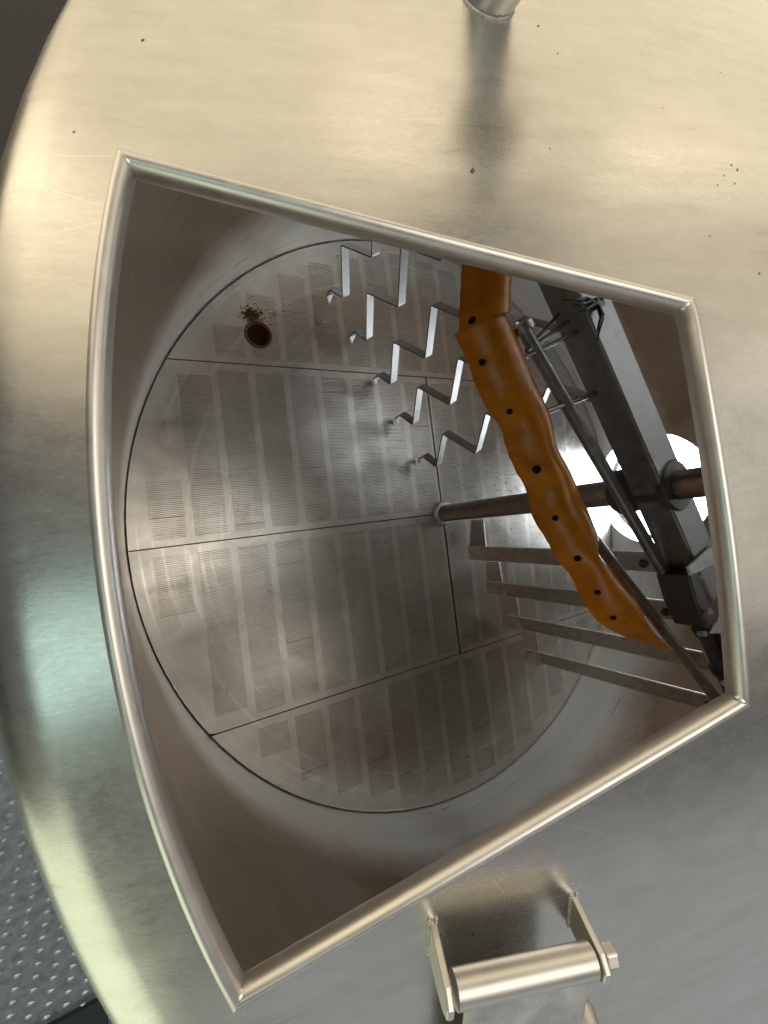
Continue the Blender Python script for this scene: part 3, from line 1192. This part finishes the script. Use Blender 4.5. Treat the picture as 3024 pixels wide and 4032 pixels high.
for so_ in (s1, s2):
    me = so_.data
    trees[so_.name] = BVHTree.FromPolygons([vv.co.copy() for vv in me.vertices], [tuple(pp.vertices) for pp in me.polygons])
for i, p in enumerate(OH):
    own = s1 if i == 0 else s2
    hit, nrm_, _, _ = trees[own.name].ray_cast(Vector((p[0], p[1], 1.0)), Vector((0, 0, -1)))
    if hit is None:
        hit, nrm_, _, _ = trees[own.name].find_nearest(Vector(p))
    if nrm_.z < 0:
        nrm_ = -nrm_
    mb = MB()
    rb_ = random.uniform(0.0062, 0.0092)
    sk = Vector((random.uniform(-1, 1), random.uniform(-1, 1), 0)) * 0.003
    mb.cyl(hit - nrm_ * 0.004, hit + nrm_ * 0.0006, rb_, 16, rb_ * 0.9)
    mb.cyl(hit + sk - nrm_ * 0.004, hit + sk + nrm_ * 0.0004, rb_ * 0.8, 9, rb_ * 0.7)
    mb.cyl(hit, hit + nrm_ * 0.0022, 0.0030, 6)
    mb.build("bolt", "hole", own, True, 40)

# ------------------------------------------------------------------ residue
mb = MB()
for q in range(330):
    big = q < 190
    x = random.gauss(-0.617, 0.013) if big else random.gauss(-0.575, 0.030)
    y = random.gauss(0.658, 0.011) if big else random.gauss(0.660, 0.022)
    if math.hypot(x - DX, y - DY) < DR + 0.004:
        continue
    r = random.uniform(0.002, 0.0048) if big else random.uniform(0.001, 0.0028)
    z = random.uniform(0.0, 0.006) if big else 0.0005
    vv = [(x - r, y, z), (x, y - r * .6, z), (x + r, y, z), (x, y + r * .6, z), (x, y, z + r), (x, y, z - r * .3)]
    mb.add(vv, [(0, 1, 4), (1, 2, 4), (2, 3, 4), (3, 0, 4), (1, 0, 5), (2, 1, 5), (3, 2, 5), (0, 3, 5)])
o = mb.build("spent_grain", "grain")
tag(o, "brown clump of spent grain husks beside the drain hole", "grain residue")
o["kind"] = "stuff"
mb = MB()
for q in range(260):
    x = random.gauss(0.36, 0.22)
    y = random.gauss(0.02, 0.16)
    if math.hypot(x, y) > 0.96 or math.hypot(x, y) < 0.07:
        continue
    r = random.uniform(0.0015, 0.0042)
    a = random.uniform(0, 3.14)
    ca, sa = math.cos(a) * r, math.sin(a) * r
    vv = [(x - ca, y - sa, 0.0006), (x + sa * .4, y - ca * .4, 0.0006), (x + ca, y + sa, 0.0006), (x - sa * .4, y + ca * .4, 0.0006), (x, y, 0.0022)]
    mb.add(vv, [(0, 1, 4), (1, 2, 4), (2, 3, 4), (3, 0, 4)])
for q in range(90):
    t, rr = random.uniform(0, 6.28), 0.95 * math.sqrt(random.random())
    x, y = rr * math.cos(t), rr * math.sin(t)
    if math.hypot(x, y) < 0.07:
        continue
    r = random.uniform(0.0010, 0.0026)
    vv = [(x - r, y, 0.0006), (x, y - r * .5, 0.0006), (x + r, y, 0.0006), (x, y + r * .5, 0.0006), (x, y, 0.002)]
    mb.add(vv, [(0, 1, 4), (1, 2, 4), (2, 3, 4), (3, 0, 4)])
o = mb.build("husk_specks", "husk")
tag(o, "scattered dark husk specks on the slotted floor near the shaft", "grain residue")
o["kind"] = "stuff"
